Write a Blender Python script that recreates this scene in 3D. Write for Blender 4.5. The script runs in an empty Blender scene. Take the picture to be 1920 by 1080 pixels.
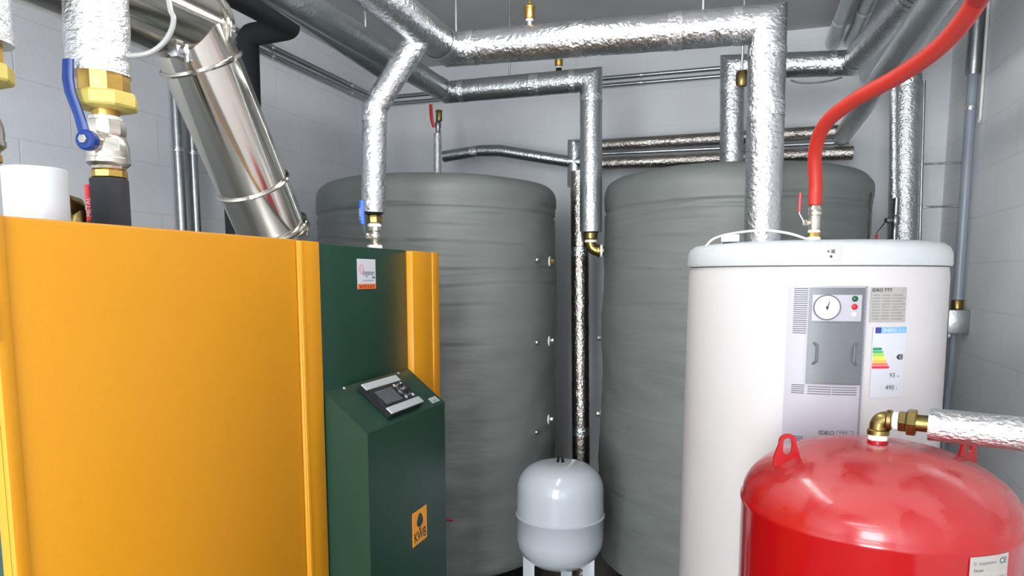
import bpy, bmesh, math, random
from mathutils import Vector, noise
random.seed(4)
sc = bpy.context.scene
C = sc.collection
PI = math.pi

# ------------------------------------------------------------------ camera
cd = bpy.data.cameras.new('camera'); cam = bpy.data.objects.new('camera', cd); C.objects.link(cam)
cd.sensor_fit = 'HORIZONTAL'; cd.sensor_width = 36; cd.lens = 1331 / 1920 * 36
cd.shift_y = (671 - 540) / 1920
cd.clip_start = 0.05
cam.location = (0, 0, 1.6)
cam.rotation_euler = (math.radians(90 - 6.55), 0, math.radians(18.3))
sc.camera = cam

# ------------------------------------------------------------------ light
sc.view_settings.view_transform = 'Standard'
sc.view_settings.look = 'None'
sc.view_settings.gamma = 1
sc.view_settings.use_curve_mapping = False
sc.view_settings.exposure = 0.38
W = bpy.data.worlds.new('world'); sc.world = W; W.use_nodes = True
W.node_tree.nodes['Background'].inputs[0].default_value = (0.80, 0.90, 1.0, 1)
W.node_tree.nodes['Background'].inputs[1].default_value = 1.0
LAMP_POWER = 17.0        # emission strength of the tubes' diffuser
REAR_FILL_POWER = 170

def area(name, loc, rot, sx, sy, power, color):
    l = bpy.data.lights.new(name, 'AREA'); l.shape = 'RECTANGLE'; l.size = sx; l.size_y = sy
    l.energy = power; l.color = color
    o = bpy.data.objects.new(name, l); C.objects.link(o); o.location = loc; o.rotation_euler = rot
    return o
# soft fill light, added at an unseen opening behind the camera
area('rear_fill_light', (-0.5, -3.15, 1.35), (math.radians(90), 0, 0), 1.4, 2.2, REAR_FILL_POWER, (0.93, 0.97, 1.0))

# ------------------------------------------------------------------ materials
def lin(c):
    return tuple(((v / 255) / 12.92 if v / 255 <= 0.04045 else ((v / 255 + 0.055) / 1.055) ** 2.4) for v in c) + (1,)

def mat(name, col, rough=0.5, metal=0.0, bump=None, var=None, spec=0.5, coat=0.0, stretch=None, bump2=None, dist=0.01):
    """bump = (scale, strength); var = (scale, amount) tint variation; stretch = coordinate scale"""
    m = bpy.data.materials.new(name); m.use_nodes = True
    nt = m.node_tree; N = nt.nodes; K = nt.links
    b = N['Principled BSDF']
    b.inputs['Base Color'].default_value = lin(col); b.inputs['Roughness'].default_value = rough
    b.inputs['Metallic'].default_value = metal
    b.inputs['Specular IOR Level'].default_value = spec
    b.inputs['Coat Weight'].default_value = coat
    tc = N.new('ShaderNodeTexCoord'); mp = N.new('ShaderNodeMapping')
    K.new(tc.outputs['Object'], mp.inputs[0])
    if stretch: mp.inputs['Scale'].default_value = stretch
    if var:
        n = N.new('ShaderNodeTexNoise'); n.inputs['Scale'].default_value = var[0]; n.inputs['Detail'].default_value = 5
        K.new(mp.outputs[0], n.inputs['Vector'])
        r = N.new('ShaderNodeMapRange'); r.inputs[3].default_value = 1 - var[1]; r.inputs[4].default_value = 1 + var[1]
        r.inputs[1].default_value = 0.3; r.inputs[2].default_value = 0.7
        K.new(n.outputs[0], r.inputs[0])
        mx = N.new('ShaderNodeMix'); mx.data_type = 'RGBA'; mx.blend_type = 'MULTIPLY'; mx.inputs[0].default_value = 1
        mx.inputs[6].default_value = lin(col); K.new(r.outputs[0], mx.inputs[7]); K.new(mx.outputs[2], b.inputs['Base Color'])
    prev = None
    for bb in (bump, bump2):
        if bb:
            n = N.new('ShaderNodeTexNoise'); n.inputs['Scale'].default_value = bb[0]; n.inputs['Detail'].default_value = 4
            K.new(mp.outputs[0], n.inputs['Vector'])
            bu = N.new('ShaderNodeBump'); bu.inputs['Strength'].default_value = bb[1]; bu.inputs['Distance'].default_value = dist
            K.new(n.outputs[0], bu.inputs['Height'])
            if prev: K.new(prev.outputs[0], bu.inputs['Normal'])
            prev = bu
    if prev: K.new(prev.outputs[0], b.inputs['Normal'])
    return m

def block_mat(name, col, axes, mortar=0.85, bump=0.25):
    m = mat(name, col, 0.6, var=(3, 0.04)); nt = m.node_tree; N = nt.nodes; K = nt.links; b = N['Principled BSDF']
    geo = N.new('ShaderNodeNewGeometry'); sp = N.new('ShaderNodeSeparateXYZ'); cb = N.new('ShaderNodeCombineXYZ')
    K.new(geo.outputs['Position'], sp.inputs[0]); K.new(sp.outputs[axes], cb.inputs[0])
    ad = N.new('ShaderNodeMath'); ad.operation = 'ADD'; ad.inputs[1].default_value = 0.142
    K.new(sp.outputs['Z'], ad.inputs[0]); K.new(ad.outputs[0], cb.inputs[1])
    br = N.new('ShaderNodeTexBrick'); br.inputs['Scale'].default_value = 1; br.inputs['Brick Width'].default_value = 0.4
    br.inputs['Row Height'].default_value = 0.2; br.inputs['Mortar Size'].default_value = 0.0035; br.inputs['Mortar Smooth'].default_value = 0.6
    br.inputs['Color1'].default_value = (1, 1, 1, 1); br.inputs['Color2'].default_value = (.97, .97, .97, 1)
    br.inputs['Mortar'].default_value = (mortar, mortar, mortar, 1)
    K.new(cb.outputs[0], br.inputs['Vector'])
    old = b.inputs['Base Color'].links[0].from_socket
    mx = N.new('ShaderNodeMix'); mx.data_type = 'RGBA'; mx.blend_type = 'MULTIPLY'; mx.inputs[0].default_value = 1
    K.new(old, mx.inputs[6]); K.new(br.outputs[0], mx.inputs[7]); K.new(mx.outputs[2], b.inputs['Base Color'])
    bu = N.new('ShaderNodeBump'); bu.inputs['Strength'].default_value = bump; bu.inputs['Distance'].default_value = 0.004; bu.invert = True
    K.new(br.outputs['Fac'], bu.inputs['Height'])
    n = N.new('ShaderNodeTexNoise'); n.inputs['Scale'].default_value = 90; K.new(geo.outputs['Position'], n.inputs['Vector'])
    b2 = N.new('ShaderNodeBump'); b2.inputs['Strength'].default_value = 0.25; b2.inputs['Distance'].default_value = 0.002
    K.new(n.outputs[0], b2.inputs['Height']); K.new(bu.outputs[0], b2.inputs['Normal']); K.new(b2.outputs[0], b.inputs['Normal'])
    return m

M = {}
M['wallL'] = block_mat('white_painted_block_left_less_lit', (238, 240, 244), 'Y', 0.9)  # one white paint, its tone varied by wall to stand in for light
M['wallR'] = block_mat('white_painted_block_right_most_lit', (250, 252, 254), 'Y', 0.88)  # base colour raised nearer white in place of stronger light on this wall
M['wallF'] = block_mat('white_painted_block_far_least_lit', (228, 230, 232), 'X', 0.96, 0.1)  # greyer base colour, standing in for weaker light at the far end
M['ceil'] = mat('grey_concrete_ceiling', (200, 200, 200), 0.8, bump=(60, 0.2), var=(2, 0.06))
M['floor'] = mat('dark_floor', (95, 90, 84), 0.6, bump=(40, 0.2), var=(4, 0.15))
M['foil'] = mat('aluminium_foil', (206, 208, 211), 0.27, 1.0, bump=(20, 0.45), bump2=(75, 0.5), var=(9, 0.05))
M['foil_new'] = mat('bright_foil', (228, 229, 230), 0.30, 1.0, bump=(36, 0.55), bump2=(100, 0.45), var=(14, 0.06), stretch=(1, 1, 1.8))
M['foil_smooth'] = mat('smooth_foil', (196, 200, 202), 0.30, 1.0, bump=(14, 0.25), bump2=(90, 0.30), var=(9, 0.05))
M['foil_dark'] = mat('tarnished_foil', (176, 170, 164), 0.24, 1.0, bump=(38, 0.5), bump2=(120, 0.4), var=(16, 0.15))
M['tape'] = mat('aluminium_tape', (232, 234, 236), 0.25, 1.0, bump=(90, 0.6), bump2=(30, 0.4))
M['steel'] = mat('stainless_flue_steel', (206, 201, 192), 0.13, 1.0, bump=(2.2, 0.05))
M['galv'] = mat('galvanised_steel', (165, 168, 170), 0.35, 1.0, bump=(60, 0.1))
M['zinc'] = mat('zinc_plate', (205, 207, 208), 0.28, 1.0)
M['brass'] = mat('brass', (196, 160, 88), 0.38, 1.0, bump=(70, 0.12), var=(30, 0.1))
M['brass_pale'] = mat('pale_yellow_brass', (196, 180, 98), 0.5, 0.3, bump=(60, 0.08))
M['bronze'] = mat('dull_bronze', (138, 122, 76), 0.34, 1.0, bump=(60, 0.12), var=(30, 0.12))
M['nickel'] = mat('nickel_plate', (214, 208, 196), 0.28, 1.0, bump=(60, 0.08))
M['teflon'] = mat('white_sealing_tape', (238, 238, 236), 0.5, bump=(120, 0.4))
M['yellow'] = mat('yellow_powder_coat', (202, 136, 0), 0.45, bump=(220, 0.05))
M['green'] = mat('dark_green_powder_coat', (16, 54, 40), 0.36, bump=(220, 0.06), var=(4, 0.05))
M['green_dark'] = mat('green_inner_edge', (24, 52, 42), 0.5)
M['vinyl'] = mat('grey_vinyl_jacket', (112, 116, 114), 0.5, bump=(1.6, 0.6), bump2=(5, 0.06), dist=0.02, var=(3, 0.04), stretch=(1, 1, 4.5))
M['pvc'] = mat('white_pvc', (188, 190, 194), 0.35)
M['heater'] = mat('white_heater_vinyl', (198, 195, 196), 0.38, bump=(3, 0.04))
M['lid'] = mat('white_lid_plastic', (192, 197, 199), 0.35)
M['panel'] = mat('lilac_grey_plastic', (170, 168, 178), 0.42)
M['slot'] = mat('dark_slots', (92, 90, 98), 0.7)
M['cover'] = mat('grey_cover', (98, 101, 105), 0.35)
M['paper'] = mat('white_paper', (196, 198, 206), 0.55)
M['silverlabel'] = mat('silver_label', (172, 169, 164), 0.4, 0.3, var=(50, 0.05))
M['ink'] = mat('dark_ink', (52, 52, 58), 0.6)
M['inkgrey'] = mat('grey_ink', (108, 108, 113), 0.6)
M['pink'] = mat('pink_ink', (226, 110, 140), 0.6)
M['orange'] = mat('orange_print', (232, 104, 28), 0.5)
M['logo'] = mat('amber_badge', (236, 150, 20), 0.4)
M['black'] = mat('black_plastic', (24, 24, 27), 0.28)
M['rubber'] = mat('black_foam_rubber', (30, 31, 34), 0.85, bump=(150, 0.2))
M['rubber_grey'] = mat('charcoal_foam_rubber', (46, 47, 52), 0.85, bump=(120, 0.25))
M['screen'] = mat('lcd_screen', (78, 82, 88), 0.15)
M['silver'] = mat('silver_trim', (196, 204, 208), 0.35, 0.4)
M['blue'] = mat('blue_plastic', (10, 48, 118), 0.35)
M['blue_bright'] = mat('bright_blue_plastic', (28, 98, 216), 0.35)
M['redh'] = mat('red_plastic', (208, 32, 44), 0.35)
M['hose'] = mat('red_orange_hose', (174, 40, 28), 0.48, bump=(30, 0.15))
M['hose_dark'] = mat('dark_red_hose', (140, 24, 24), 0.5)
M['enamel'] = mat('white_enamel', (174, 181, 188), 0.16, coat=0.3)
M['conduit'] = mat('grey_pvc_conduit', (142, 150, 160), 0.35)
M['rod'] = mat('steel_rod', (176, 178, 180), 0.35, 0.9)
M['whitewire'] = mat('white_cable', (232, 230, 224), 0.45)
M['clear'] = mat('milky_tube', (150, 151, 148), 0.2)
for k, c in dict(e1=(0, 134, 92), e2=(60, 168, 90), e3=(150, 200, 60), e4=(240, 226, 50), e5=(250, 180, 60), e6=(236, 110, 80), e7=(224, 40, 56), eublue=(50, 60, 130), skyblue=(110, 170, 226)).items():
    M[k] = mat('print_' + {'e1': 'teal', 'e2': 'green', 'e3': 'lime', 'e4': 'yellow', 'e5': 'amber', 'e6': 'coral', 'e7': 'red', 'eublue': 'navy', 'skyblue': 'sky_blue'}[k], c, 0.5)
M['lampred'] = mat('red_pilot_lens', (190, 24, 40), 0.2)
M['lampgreen'] = mat('green_pilot_lens', (20, 84, 50), 0.2)
M['lampwhite'] = mat('clear_pilot_lens', (200, 200, 204), 0.2)

def red_dusty():
    m = mat('red_enamel_with_dust', (158, 7, 14), 0.22, coat=0.2); nt = m.node_tree; N = nt.nodes; K = nt.links; b = N['Principled BSDF']
    geo = N.new('ShaderNodeNewGeometry'); sp = N.new('ShaderNodeSeparateXYZ'); K.new(geo.outputs['Position'], sp.inputs[0])
    mr = N.new('ShaderNodeMapRange'); mr.inputs[1].default_value = 1.09; mr.inputs[2].default_value = 1.19; K.new(sp.outputs['Z'], mr.inputs[0])
    n = N.new('ShaderNodeTexNoise'); n.inputs['Scale'].default_value = 9; n.inputs['Detail'].default_value = 3; n.inputs['Roughness'].default_value = .45; n.inputs['Distortion'].default_value = 0.6
    K.new(geo.outputs['Position'], n.inputs['Vector'])
    r = N.new('ShaderNodeMapRange'); r.inputs[1].default_value = 0.46; r.inputs[2].default_value = 0.56; K.new(n.outputs[0], r.inputs[0])
    r2 = N.new('ShaderNodeMapRange'); r2.inputs[3].default_value = 0.25; r2.inputs[4].default_value = 1.0; K.new(r.outputs[0], r2.inputs[0])
    n3 = N.new('ShaderNodeTexNoise'); n3.inputs['Scale'].default_value = 130; K.new(geo.outputs['Position'], n3.inputs['Vector'])
    mm = N.new('ShaderNodeMath'); mm.operation = 'MULTIPLY'; K.new(mr.outputs[0], mm.inputs[0]); K.new(r2.outputs[0], mm.inputs[1])
    m2 = N.new('ShaderNodeMath'); m2.operation = 'MULTIPLY'; K.new(mm.outputs[0], m2.inputs[0]); m2.inputs[1].default_value = 0.62
    mx = N.new('ShaderNodeMix'); mx.data_type = 'RGBA'; K.new(m2.outputs[0], mx.inputs[0])
    mx.inputs[6].default_value = lin((158, 7, 14)); mx.inputs[7].default_value = lin((176, 82, 82)); K.new(mx.outputs[2], b.inputs['Base Color'])
    rr = N.new('ShaderNodeMapRange'); rr.inputs[3].default_value = 0.16; rr.inputs[4].default_value = 0.75; K.new(m2.outputs[0], rr.inputs[0]); K.new(rr.outputs[0], b.inputs['Roughness'])
    return m
M['red'] = red_dusty()
M['red_plain'] = mat('red_enamel', (160, 10, 18), 0.25)
em = bpy.data.materials.new('lamp_diffuser'); em.use_nodes = True
e_ = em.node_tree.nodes['Principled BSDF']; e_.inputs['Base Color'].default_value = (1, 1, 1, 1)
e_.inputs['Emission Color'].default_value = (1.0, 0.985, 0.96, 1); e_.inputs['Emission Strength'].default_value = LAMP_POWER
M['lamp'] = em

# ------------------------------------------------------------------ mesh helpers (all geometry is written in world metres)
def V(*a): return Vector(a)

def box(bm, x0, x1, y0, y1, z0, z1, bev=0.0, seg=2):
    vs = [bm.verts.new((x, y, z)) for x in (x0, x1) for y in (y0, y1) for z in (z0, z1)]
    fs = []
    for q in ((0, 1, 3, 2), (4, 6, 7, 5), (0, 4, 5, 1), (2, 3, 7, 6), (0, 2, 6, 4), (1, 5, 7, 3)):
        fs.append(bm.faces.new([vs[i] for i in q]))
    if bev > 0:
        es = list({e for f in fs for e in f.edges})
        bmesh.ops.bevel(bm, geom=es, offset=bev, segments=seg, affect='EDGES', profile=0.5)

def frame(d):
    d = d.normalized(); a = V(0, 0, 1) if abs(d.z) < 0.9 else V(1, 0, 0)
    u = a.cross(d).normalized(); v = d.cross(u).normalized()
    return u, v

def skin_rings(bm, rings, cap0=True, cap1=True):
    for a, b in zip(rings, rings[1:]):
        n = len(a)
        for i in range(n):
            try: bm.faces.new((a[i], a[(i + 1) % n], b[(i + 1) % n], b[i]))
            except ValueError: pass
    if cap0: bm.faces.new(list(reversed(rings[0])))
    if cap1: bm.faces.new(rings[-1])

def tube(bm, pts, r, seg=24, step=None, wr=0.0, wf=25.0, caps=True):
    """Tube with mitred corners; radii keep round in every straight run."""
    P = [Vector(p) for p in pts]; n = len(P)
    dirs = [(P[i + 1] - P[i]).normalized() for i in range(n - 1)]
    u, v = frame(dirs[0])
    off = [(u * math.cos(2 * PI * k / seg) + v * math.sin(2 * PI * k / seg)) for k in range(seg)]
    rings = []
    def ring(cs, offs, rr):
        out = []
        for k, o in enumerate(offs):
            p = cs + o * rr
            if wr:
                q = (p * wf); f = 1 + wr * noise.noise(q) + wr * 0.5 * noise.noise(q * 2.7)
                p = cs + o * rr * f
            out.append(bm.verts.new(p))
        return out
    joints = []
    for i in range(n):
        if i == 0: joints.append(off)
        elif i == n - 1: joints.append(off)
        else:
            d1, d2 = dirs[i - 1], dirs[i]; nb = (d1 + d2).normalized()
            jo = []
            for o in off:
                t = -(o.dot(nb)) / (d1.dot(nb)); jo.append(o + d1 * t)
            joints.append(jo)
            off = [(o - d2 * o.dot(d2)) for o in jo]
    # rebuild intermediate offsets
    off = [(u * math.cos(2 * PI * k / seg) + v * math.sin(2 * PI * k / seg)) for k in range(seg)]
    rings.append(ring(P[0], off, r))
    for i in range(n - 1):
        L = (P[i + 1] - P[i]).length
        if step:
            a0 = max(o.dot(dirs[i]) for o in joints[i]) * r if i > 0 else 0
            a1 = max(-o.dot(dirs[i]) for o in joints[i + 1]) * r if i + 1 < n - 1 else 0
            s0, s1 = a0 + 0.004, L - a1 - 0.004
            if s1 > s0:
                m = max(1, int((s1 - s0) / step))
                for j in range(m + 1):
                    if i == 0 and j == 0: continue
                    if i == n - 2 and j == m: continue
                    rings.append(ring(P[i] + dirs[i] * (s0 + (s1 - s0) * j / m), off, r))
        if i + 1 < n - 1:
            rings.append(ring(P[i + 1], joints[i + 1], r))
            off = [(o - dirs[i + 1] * o.dot(dirs[i + 1])) for o in joints[i + 1]]
        else:
            rings.append(ring(P[-1], off, r))
    skin_rings(bm, rings, caps, caps)

def spline(pts, k=8):
    P = [Vector(p) for p in pts]; out = []
    Q = [P[0] * 2 - P[1]] + P + [P[-1] * 2 - P[-2]]
    for i in range(1, len(Q) - 2):
        p0, p1, p2, p3 = Q[i - 1:i + 3]
        for j in range(k):
            t = j / k
            out.append(0.5 * ((2 * p1) + (p2 - p0) * t + (2 * p0 - 5 * p1 + 4 * p2 - p3) * t * t + (-p0 + 3 * p1 - 3 * p2 + p3) * t ** 3))
    out.append(P[-1]); return out

def lathe(bm, prof, p0, d=(0, 0, 1), seg=32, flat=None, disp=None, rot=0.0):
    """prof = [(radius, distance along axis)]"""
    p0 = Vector(p0); d = Vector(d).normalized(); u, v = frame(d)
    if d.z > 0.99: u, v = V(1, 0, 0), V(0, 1, 0)
    rings = []
    for r, t in prof:
        rr = []
        for k in range(seg):
            a = 2 * PI * k / seg + rot
            p = p0 + d * t + (u * math.cos(a) + v * math.sin(a)) * max(r, 1e-4)
            if disp: p = disp(p, p0, r, t, a)
            rr.append(bm.verts.new(p))
        rings.append(rr)
    skin_rings(bm, rings)

def hexnut(bm, p0, d, r, h, n=6, ch=0.0):
    lathe(bm, [(r * 0.93, 0), (r, h * 0.12), (r, h * 0.88), (r * 0.93, h)], p0, d, seg=n)

def arc_pts(c, a, b, r, n=8):
    """quarter bend from direction a (coming in) to direction b (going out), corner at c"""
    a = Vector(a).normalized(); b = Vector(b).normalized(); c = Vector(c)
    s = c - a * r; o = s + b * r
    return [o + (-b * math.cos(t * PI / 2 / n) + a * math.sin(t * PI / 2 / n)) * r for t in range(n + 1)]

def prism(bm, poly, f0, f1):
    """poly: 2D points; f0/f1 map (u,v) to 3D for the two faces"""
    a = [bm.verts.new(f0(*p)) for p in poly]; b = [bm.verts.new(f1(*p)) for p in poly]; n = len(poly)
    bm.faces.new(list(reversed(a))); bm.faces.new(b)
    for i in range(n): bm.faces.new((a[i], a[(i + 1) % n], b[(i + 1) % n], b[i]))

def grid_patch(bm, u0, u1, v0, v1, f, th, nu=16, nv=2):
    """thin slab over a mapped surface; f(u,v,height)"""
    T = [[bm.verts.new(f(u0 + (u1 - u0) * i / nu, v0 + (v1 - v0) * j / nv, th)) for j in range(nv + 1)] for i in range(nu + 1)]
    B = [[bm.verts.new(f(u0 + (u1 - u0) * i / nu, v0 + (v1 - v0) * j / nv, 0)) for j in range(nv + 1)] for i in range(nu + 1)]
    for i in range(nu):
        for j in range(nv):
            bm.faces.new((T[i][j], T[i + 1][j], T[i + 1][j + 1], T[i][j + 1]))
            bm.faces.new((B[i][j], B[i][j + 1], B[i + 1][j + 1], B[i + 1][j]))
    for i in range(nu):
        bm.faces.new((T[i][0], B[i][0], B[i + 1][0], T[i + 1][0])); bm.faces.new((T[i][nv], T[i + 1][nv], B[i + 1][nv], B[i][nv]))
    for j in range(nv):
        bm.faces.new((T[0][j], T[0][j + 1], B[0][j + 1], B[0][j])); bm.faces.new((T[nu][j], B[nu][j], B[nu][j + 1], T[nu][j + 1]))

def obj(name, bm, m, parent=None, label=None, smooth=35, origin=None):
    me = bpy.data.meshes.new(name)
    bmesh.ops.recalc_face_normals(bm, faces=bm.faces[:])
    if parent is not None: og = Vector(parent['og'])
    elif origin: og = Vector(origin)
    else:
        xs = [v.co for v in bm.verts]; lo = [min(c[i] for c in xs) for i in range(3)]; hi = [max(c[i] for c in xs) for i in range(3)]
        og = V((lo[0] + hi[0]) / 2, (lo[1] + hi[1]) / 2, lo[2])
    for v in bm.verts: v.co -= og
    bm.to_mesh(me); bm.free()
    me.materials.append(M[m])
    if smooth:
        for p in me.polygons: p.use_smooth = True
        me.set_sharp_from_angle(angle=math.radians(smooth))
    o = bpy.data.objects.new(name, me); C.objects.link(o)
    if parent is not None: o.parent = parent; o['og'] = parent['og']
    else: o.location = og; o['og'] = tuple(og)
    if label: o['label'] = label
    return o

def thing(name, label, cat, loc, group=None):
    o = bpy.data.objects.new(name, None); C.objects.link(o); o.location = loc; o['og'] = tuple(loc)
    o['label'] = label; o['category'] = cat; o.empty_display_size = 0.05
    if group: o['group'] = group
    return o

def tag(o, label, cat, group=None):
    o['label'] = label; o['category'] = cat
    if group: o['group'] = group
    return o

def struct(name, bm, m):
    o = obj(name, bm, m); o['kind'] = 'structure'; return o

def nb(): return bmesh.new()
def mk(fn, *a, **k):
    bm = nb(); fn(bm, *a, **k); return bm

def text(name, s, size, f, m, parent, th=0.0006, align='LEFT', bold=0.0, sx=1.0):
    """lettering mapped on a surface: f(u, v, height)"""
    cu = bpy.data.curves.new('t', 'FONT'); cu.body = s; cu.size = size; cu.align_x = align; cu.offset = bold; cu.resolution_u = 3
    to = bpy.data.objects.new('t', cu)
    me = bpy.data.meshes.new_from_object(to)
    bm = nb(); bm.from_mesh(me)
    bmesh.ops.subdivide_edges(bm, edges=[e for e in bm.edges if e.calc_length() > 0.02], cuts=1)
    for v in bm.verts: v.co = Vector(f(v.co.x * sx, v.co.y, th))
    bpy.data.objects.remove(to); bpy.data.curves.remove(cu); bpy.data.meshes.remove(me)
    return obj(name, bm, m, parent, smooth=None)

# ------------------------------------------------------------------ room shell
XL, XR, YF, YB, ZC = -2.33, 0.94, 4.25, -3.2, 2.91
struct('wall_left', mk(box, XL - .15, XL, YB, YF, 0, ZC), 'wallL')
struct('wall_right', mk(box, XR, XR + .15, YB, YF, 0, ZC), 'wallR')
struct('wall_far', mk(box, XL - .15, XR + .15, YF, YF + .15, 0, ZC), 'wallF')
struct('floor', mk(box, XL - .15, XR + .15, YB - .15, YF + .15, -.1, 0), 'floor')
struct('ceiling', mk(box, XL - .15, XR + .15, YB - .15, YF + .15, ZC, ZC + .12), 'ceil')
b = nb(); box(b, XL - .15, -1.25, YB - .15, YB, 0, ZC); box(b, .25, XR + .15, YB - .15, YB, 0, ZC); box(b, -1.25, .25, YB - .15, YB, 2.5, ZC)  # opening added in the unseen back wall for the fill light
struct('wall_back', b, 'wallL')

# ceiling lamp over the aisle, the light the room is lit by
def lamp(label, cx, cy, z, along_x):
    t = thing('fluorescent_lamp', label, 'lamp', (cx, cy, z))
    hx, hy = (.62, .07) if along_x else (.07, .62)
    obj('housing', mk(box, cx - hx, cx + hx, cy - hy, cy + hy, z + .06, z + .10, .006), 'pvc', t)
    obj('diffuser', mk(box, cx - hx + .02, cx + hx - .02, cy - hy + .02, cy + hy - .02, z - .05, z + .06, .03, 4), 'lamp', t)
    for k in (-1, 1):
        x, y = (cx + k * .5, cy) if along_x else (cx, cy + k * .5)
        obj('chain', mk(tube, [(x, y, z + .10), (x, y, ZC)], .003, 8), 'rod', t)
lamp('white fluorescent lamp hanging crosswise near the rear opening', -0.5, -2.0, 2.52, True)
lamp('white fluorescent lamp hanging lengthwise over the aisle beside the boiler', -0.62, 1.70, 2.54, False)
lamp('white fluorescent lamp hanging crosswise just behind the viewer', -0.5, -0.8, 2.52, True)

# ------------------------------------------------------------------ pellet boiler
FX = -1.1
B = thing('boiler', 'large yellow and dark green cabinet boiler filling the left foreground', 'boiler', (-1.55, 1.6, 0))
obj('casing', mk(box, -2.02, FX - .004, .79, 2.36, 0.05, 1.676, .004), 'green', B)
obj('top_plate', mk(box, -2.02, FX - .03, .79, 2.36, 1.6765, 1.68), 'galv', B, 'bare metal top plate')
b = nb(); box(b, FX - .03, FX, .787, 1.569, .08, 1.694, .006); obj('side_panel', b, 'yellow', B, 'broad flat yellow panel')
# folded seam near the left edge of the big panel
obj('edge_fold', mk(box, FX - .01, FX + .0035, .787, .813, .08, 1.694, .003), 'yellow', B)
b = nb(); box(b, FX - .03, FX + .006, 1.5705, 1.665, .08, 1.692, .004)
cp_ = obj('corner_post', b, 'yellow', B, 'narrow yellow post left of the green front')
obj('edge_fold', mk(box, FX, FX + .009, 1.574, 1.590, .081, 1.691, .002), 'yellow', B)
obj('front_panel', mk(box, FX - .03, FX, 1.669, 2.187, .9, 1.688, .003), 'green', B, 'upper dark green panel')
b = nb(); box(b, FX - .03, FX + .022, 2.19, 2.40, .08, 1.686, .005)
obj('corner_post', b, 'yellow', B, 'yellow post on the right end of the green front')
obj('edge_fold', mk(box, FX + .01, FX + .026, 2.345, 2.398, .081, 1.685, .002), 'yellow', B)
obj('feet', mk(box, -1.98, -1.14, .85, 2.3, 0, .06), 'black', B)
obj('catch', mk(box, FX - .02, FX + .006, .778, .790, 1.50, 1.56, .002), 'black', B, 'small black catch')
# console that juts from the green front
K_ = obj('console', mk(prism, [(FX + .001, 0.06), (-.965, 0.06), (-.965, 1.175), (FX + .001, 1.284)], lambda x, z: (x, 1.67, z), lambda x, z: (x, 2.188, z)), 'green', B, 'green console box with sloping top', smooth=None)
A0 = V(-1.1, 0, 1.284); SL = V(.135, 0, -.109); NN = V(.109, 0, .135).normalized()
def slope(u, v, h=0.0):       # u along Y, v down the slope 0..1
    return A0 + SL * v + V(0, u, 0) + NN * h
def slab(u0, u1, v0, v1, h0, h1, bev=0):
    bm = nb(); prism(bm, [(u0, v0), (u1, v0), (u1, v1), (u0, v1)], lambda u, v: slope(u, v, h0), lambda u, v: slope(u, v, h1))
    if bev: bmesh.ops.bevel(bm, geom=bm.edges[:], offset=bev, segments=2, affect='EDGES')
    return bm
D = obj('control_unit', slab(1.815, 2.033, .14, .89, 0, .02, .003), 'black', B, 'black control unit with screen and knob')
obj('trim_bar', slab(1.817, 2.031, .145, .29, .018, .0225, .001), 'silver', D)
obj('trim_bar', slab(1.817, 2.031, .74, .885, .018, .0225, .001), 'silver', D)
obj('bezel', slab(1.822, 1.955, .31, .72, .019, .0215, .001), 'black', D)
obj('screen', slab(1.838, 1.942, .37, .68, .0205, .0222), 'screen', D)
b = nb(); lathe(b, [(.021, 0), (.021, .006), (.017, .009), (.015, .018), (.013, .020), (0, .020)], slope(1.99, .50, .02), NN, 32); obj('knob', b, 'black', D)
b = nb(); lathe(b, [(.027, 0), (.027, .002), (.023, .003)], slope(1.99, .50, .0195), NN, 32); obj('knob_ring', b, 'zinc', D)
for u, v in ((1.968, .36), (2.015, .36), (1.968, .66), (2.015, .66)):
    b = nb(); lathe(b, [(.006, 0), (.006, .002), (.004, .003), (0, .003)], slope(u, v, .02), NN, 16); obj('button', b, 'silver', D)
for u in (1.768, 2.105):
    b = nb(); lathe(b, [(.006, 0), (.006, .002), (.003, .004), (0, .004)], slope(u, .045), NN, 16); obj('screw', b, 'zinc', B)
obj('name_plate', slab(2.115, 2.168, .80, .93, 0, .002), 'silver', B, 'tiny silver plate at the console edge')
text('plate_mark', 'KWB', .012, lambda u, v, h: slope(2.124 + u, .91 - v / .1735, .0022), 'ink', B)
# badge on console front
def front(u, v, h=0.0): return (-.965 + h, 1.0 * u, v)
bd = obj('badge', mk(box, -.966, -.9635, 1.931, 2.032, .757, .866), 'logo', B, 'amber badge with a tree and the letters KWB')
text('badge_letters', 'KWB', .044, lambda u, v, h: (-.9633 + h * .3, 1.938 + u, .768 + v), 'green_dark', bd, bold=.0008, sx=.86)
b = nb(); lv = [(1.981 + .021 * math.sin(a) * (1 - .35 * math.cos(a)), .832 + .022 * math.cos(a)) for a in [2 * PI * k / 18 for k in range(18)]]
prism(b, lv, lambda y, z: (-.9637, y, z), lambda y, z: (-.9630, y, z)); prism(b, [(1.979, .815), (1.983, .815), (1.984, .803), (1.978, .803)], lambda y, z: (-.9637, y, z), lambda y, z: (-.9630, y, z))
obj('badge_tree', b, 'green_dark', bd)
b = nb(); prism(b, [(1.972, .803), (1.990, .803), (1.986, .799), (1.975, .799)], lambda y, z: (-.9637, y, z), lambda y, z: (-.9630, y, z)); obj('badge_ground', b, 'green_dark', bd)
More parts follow.
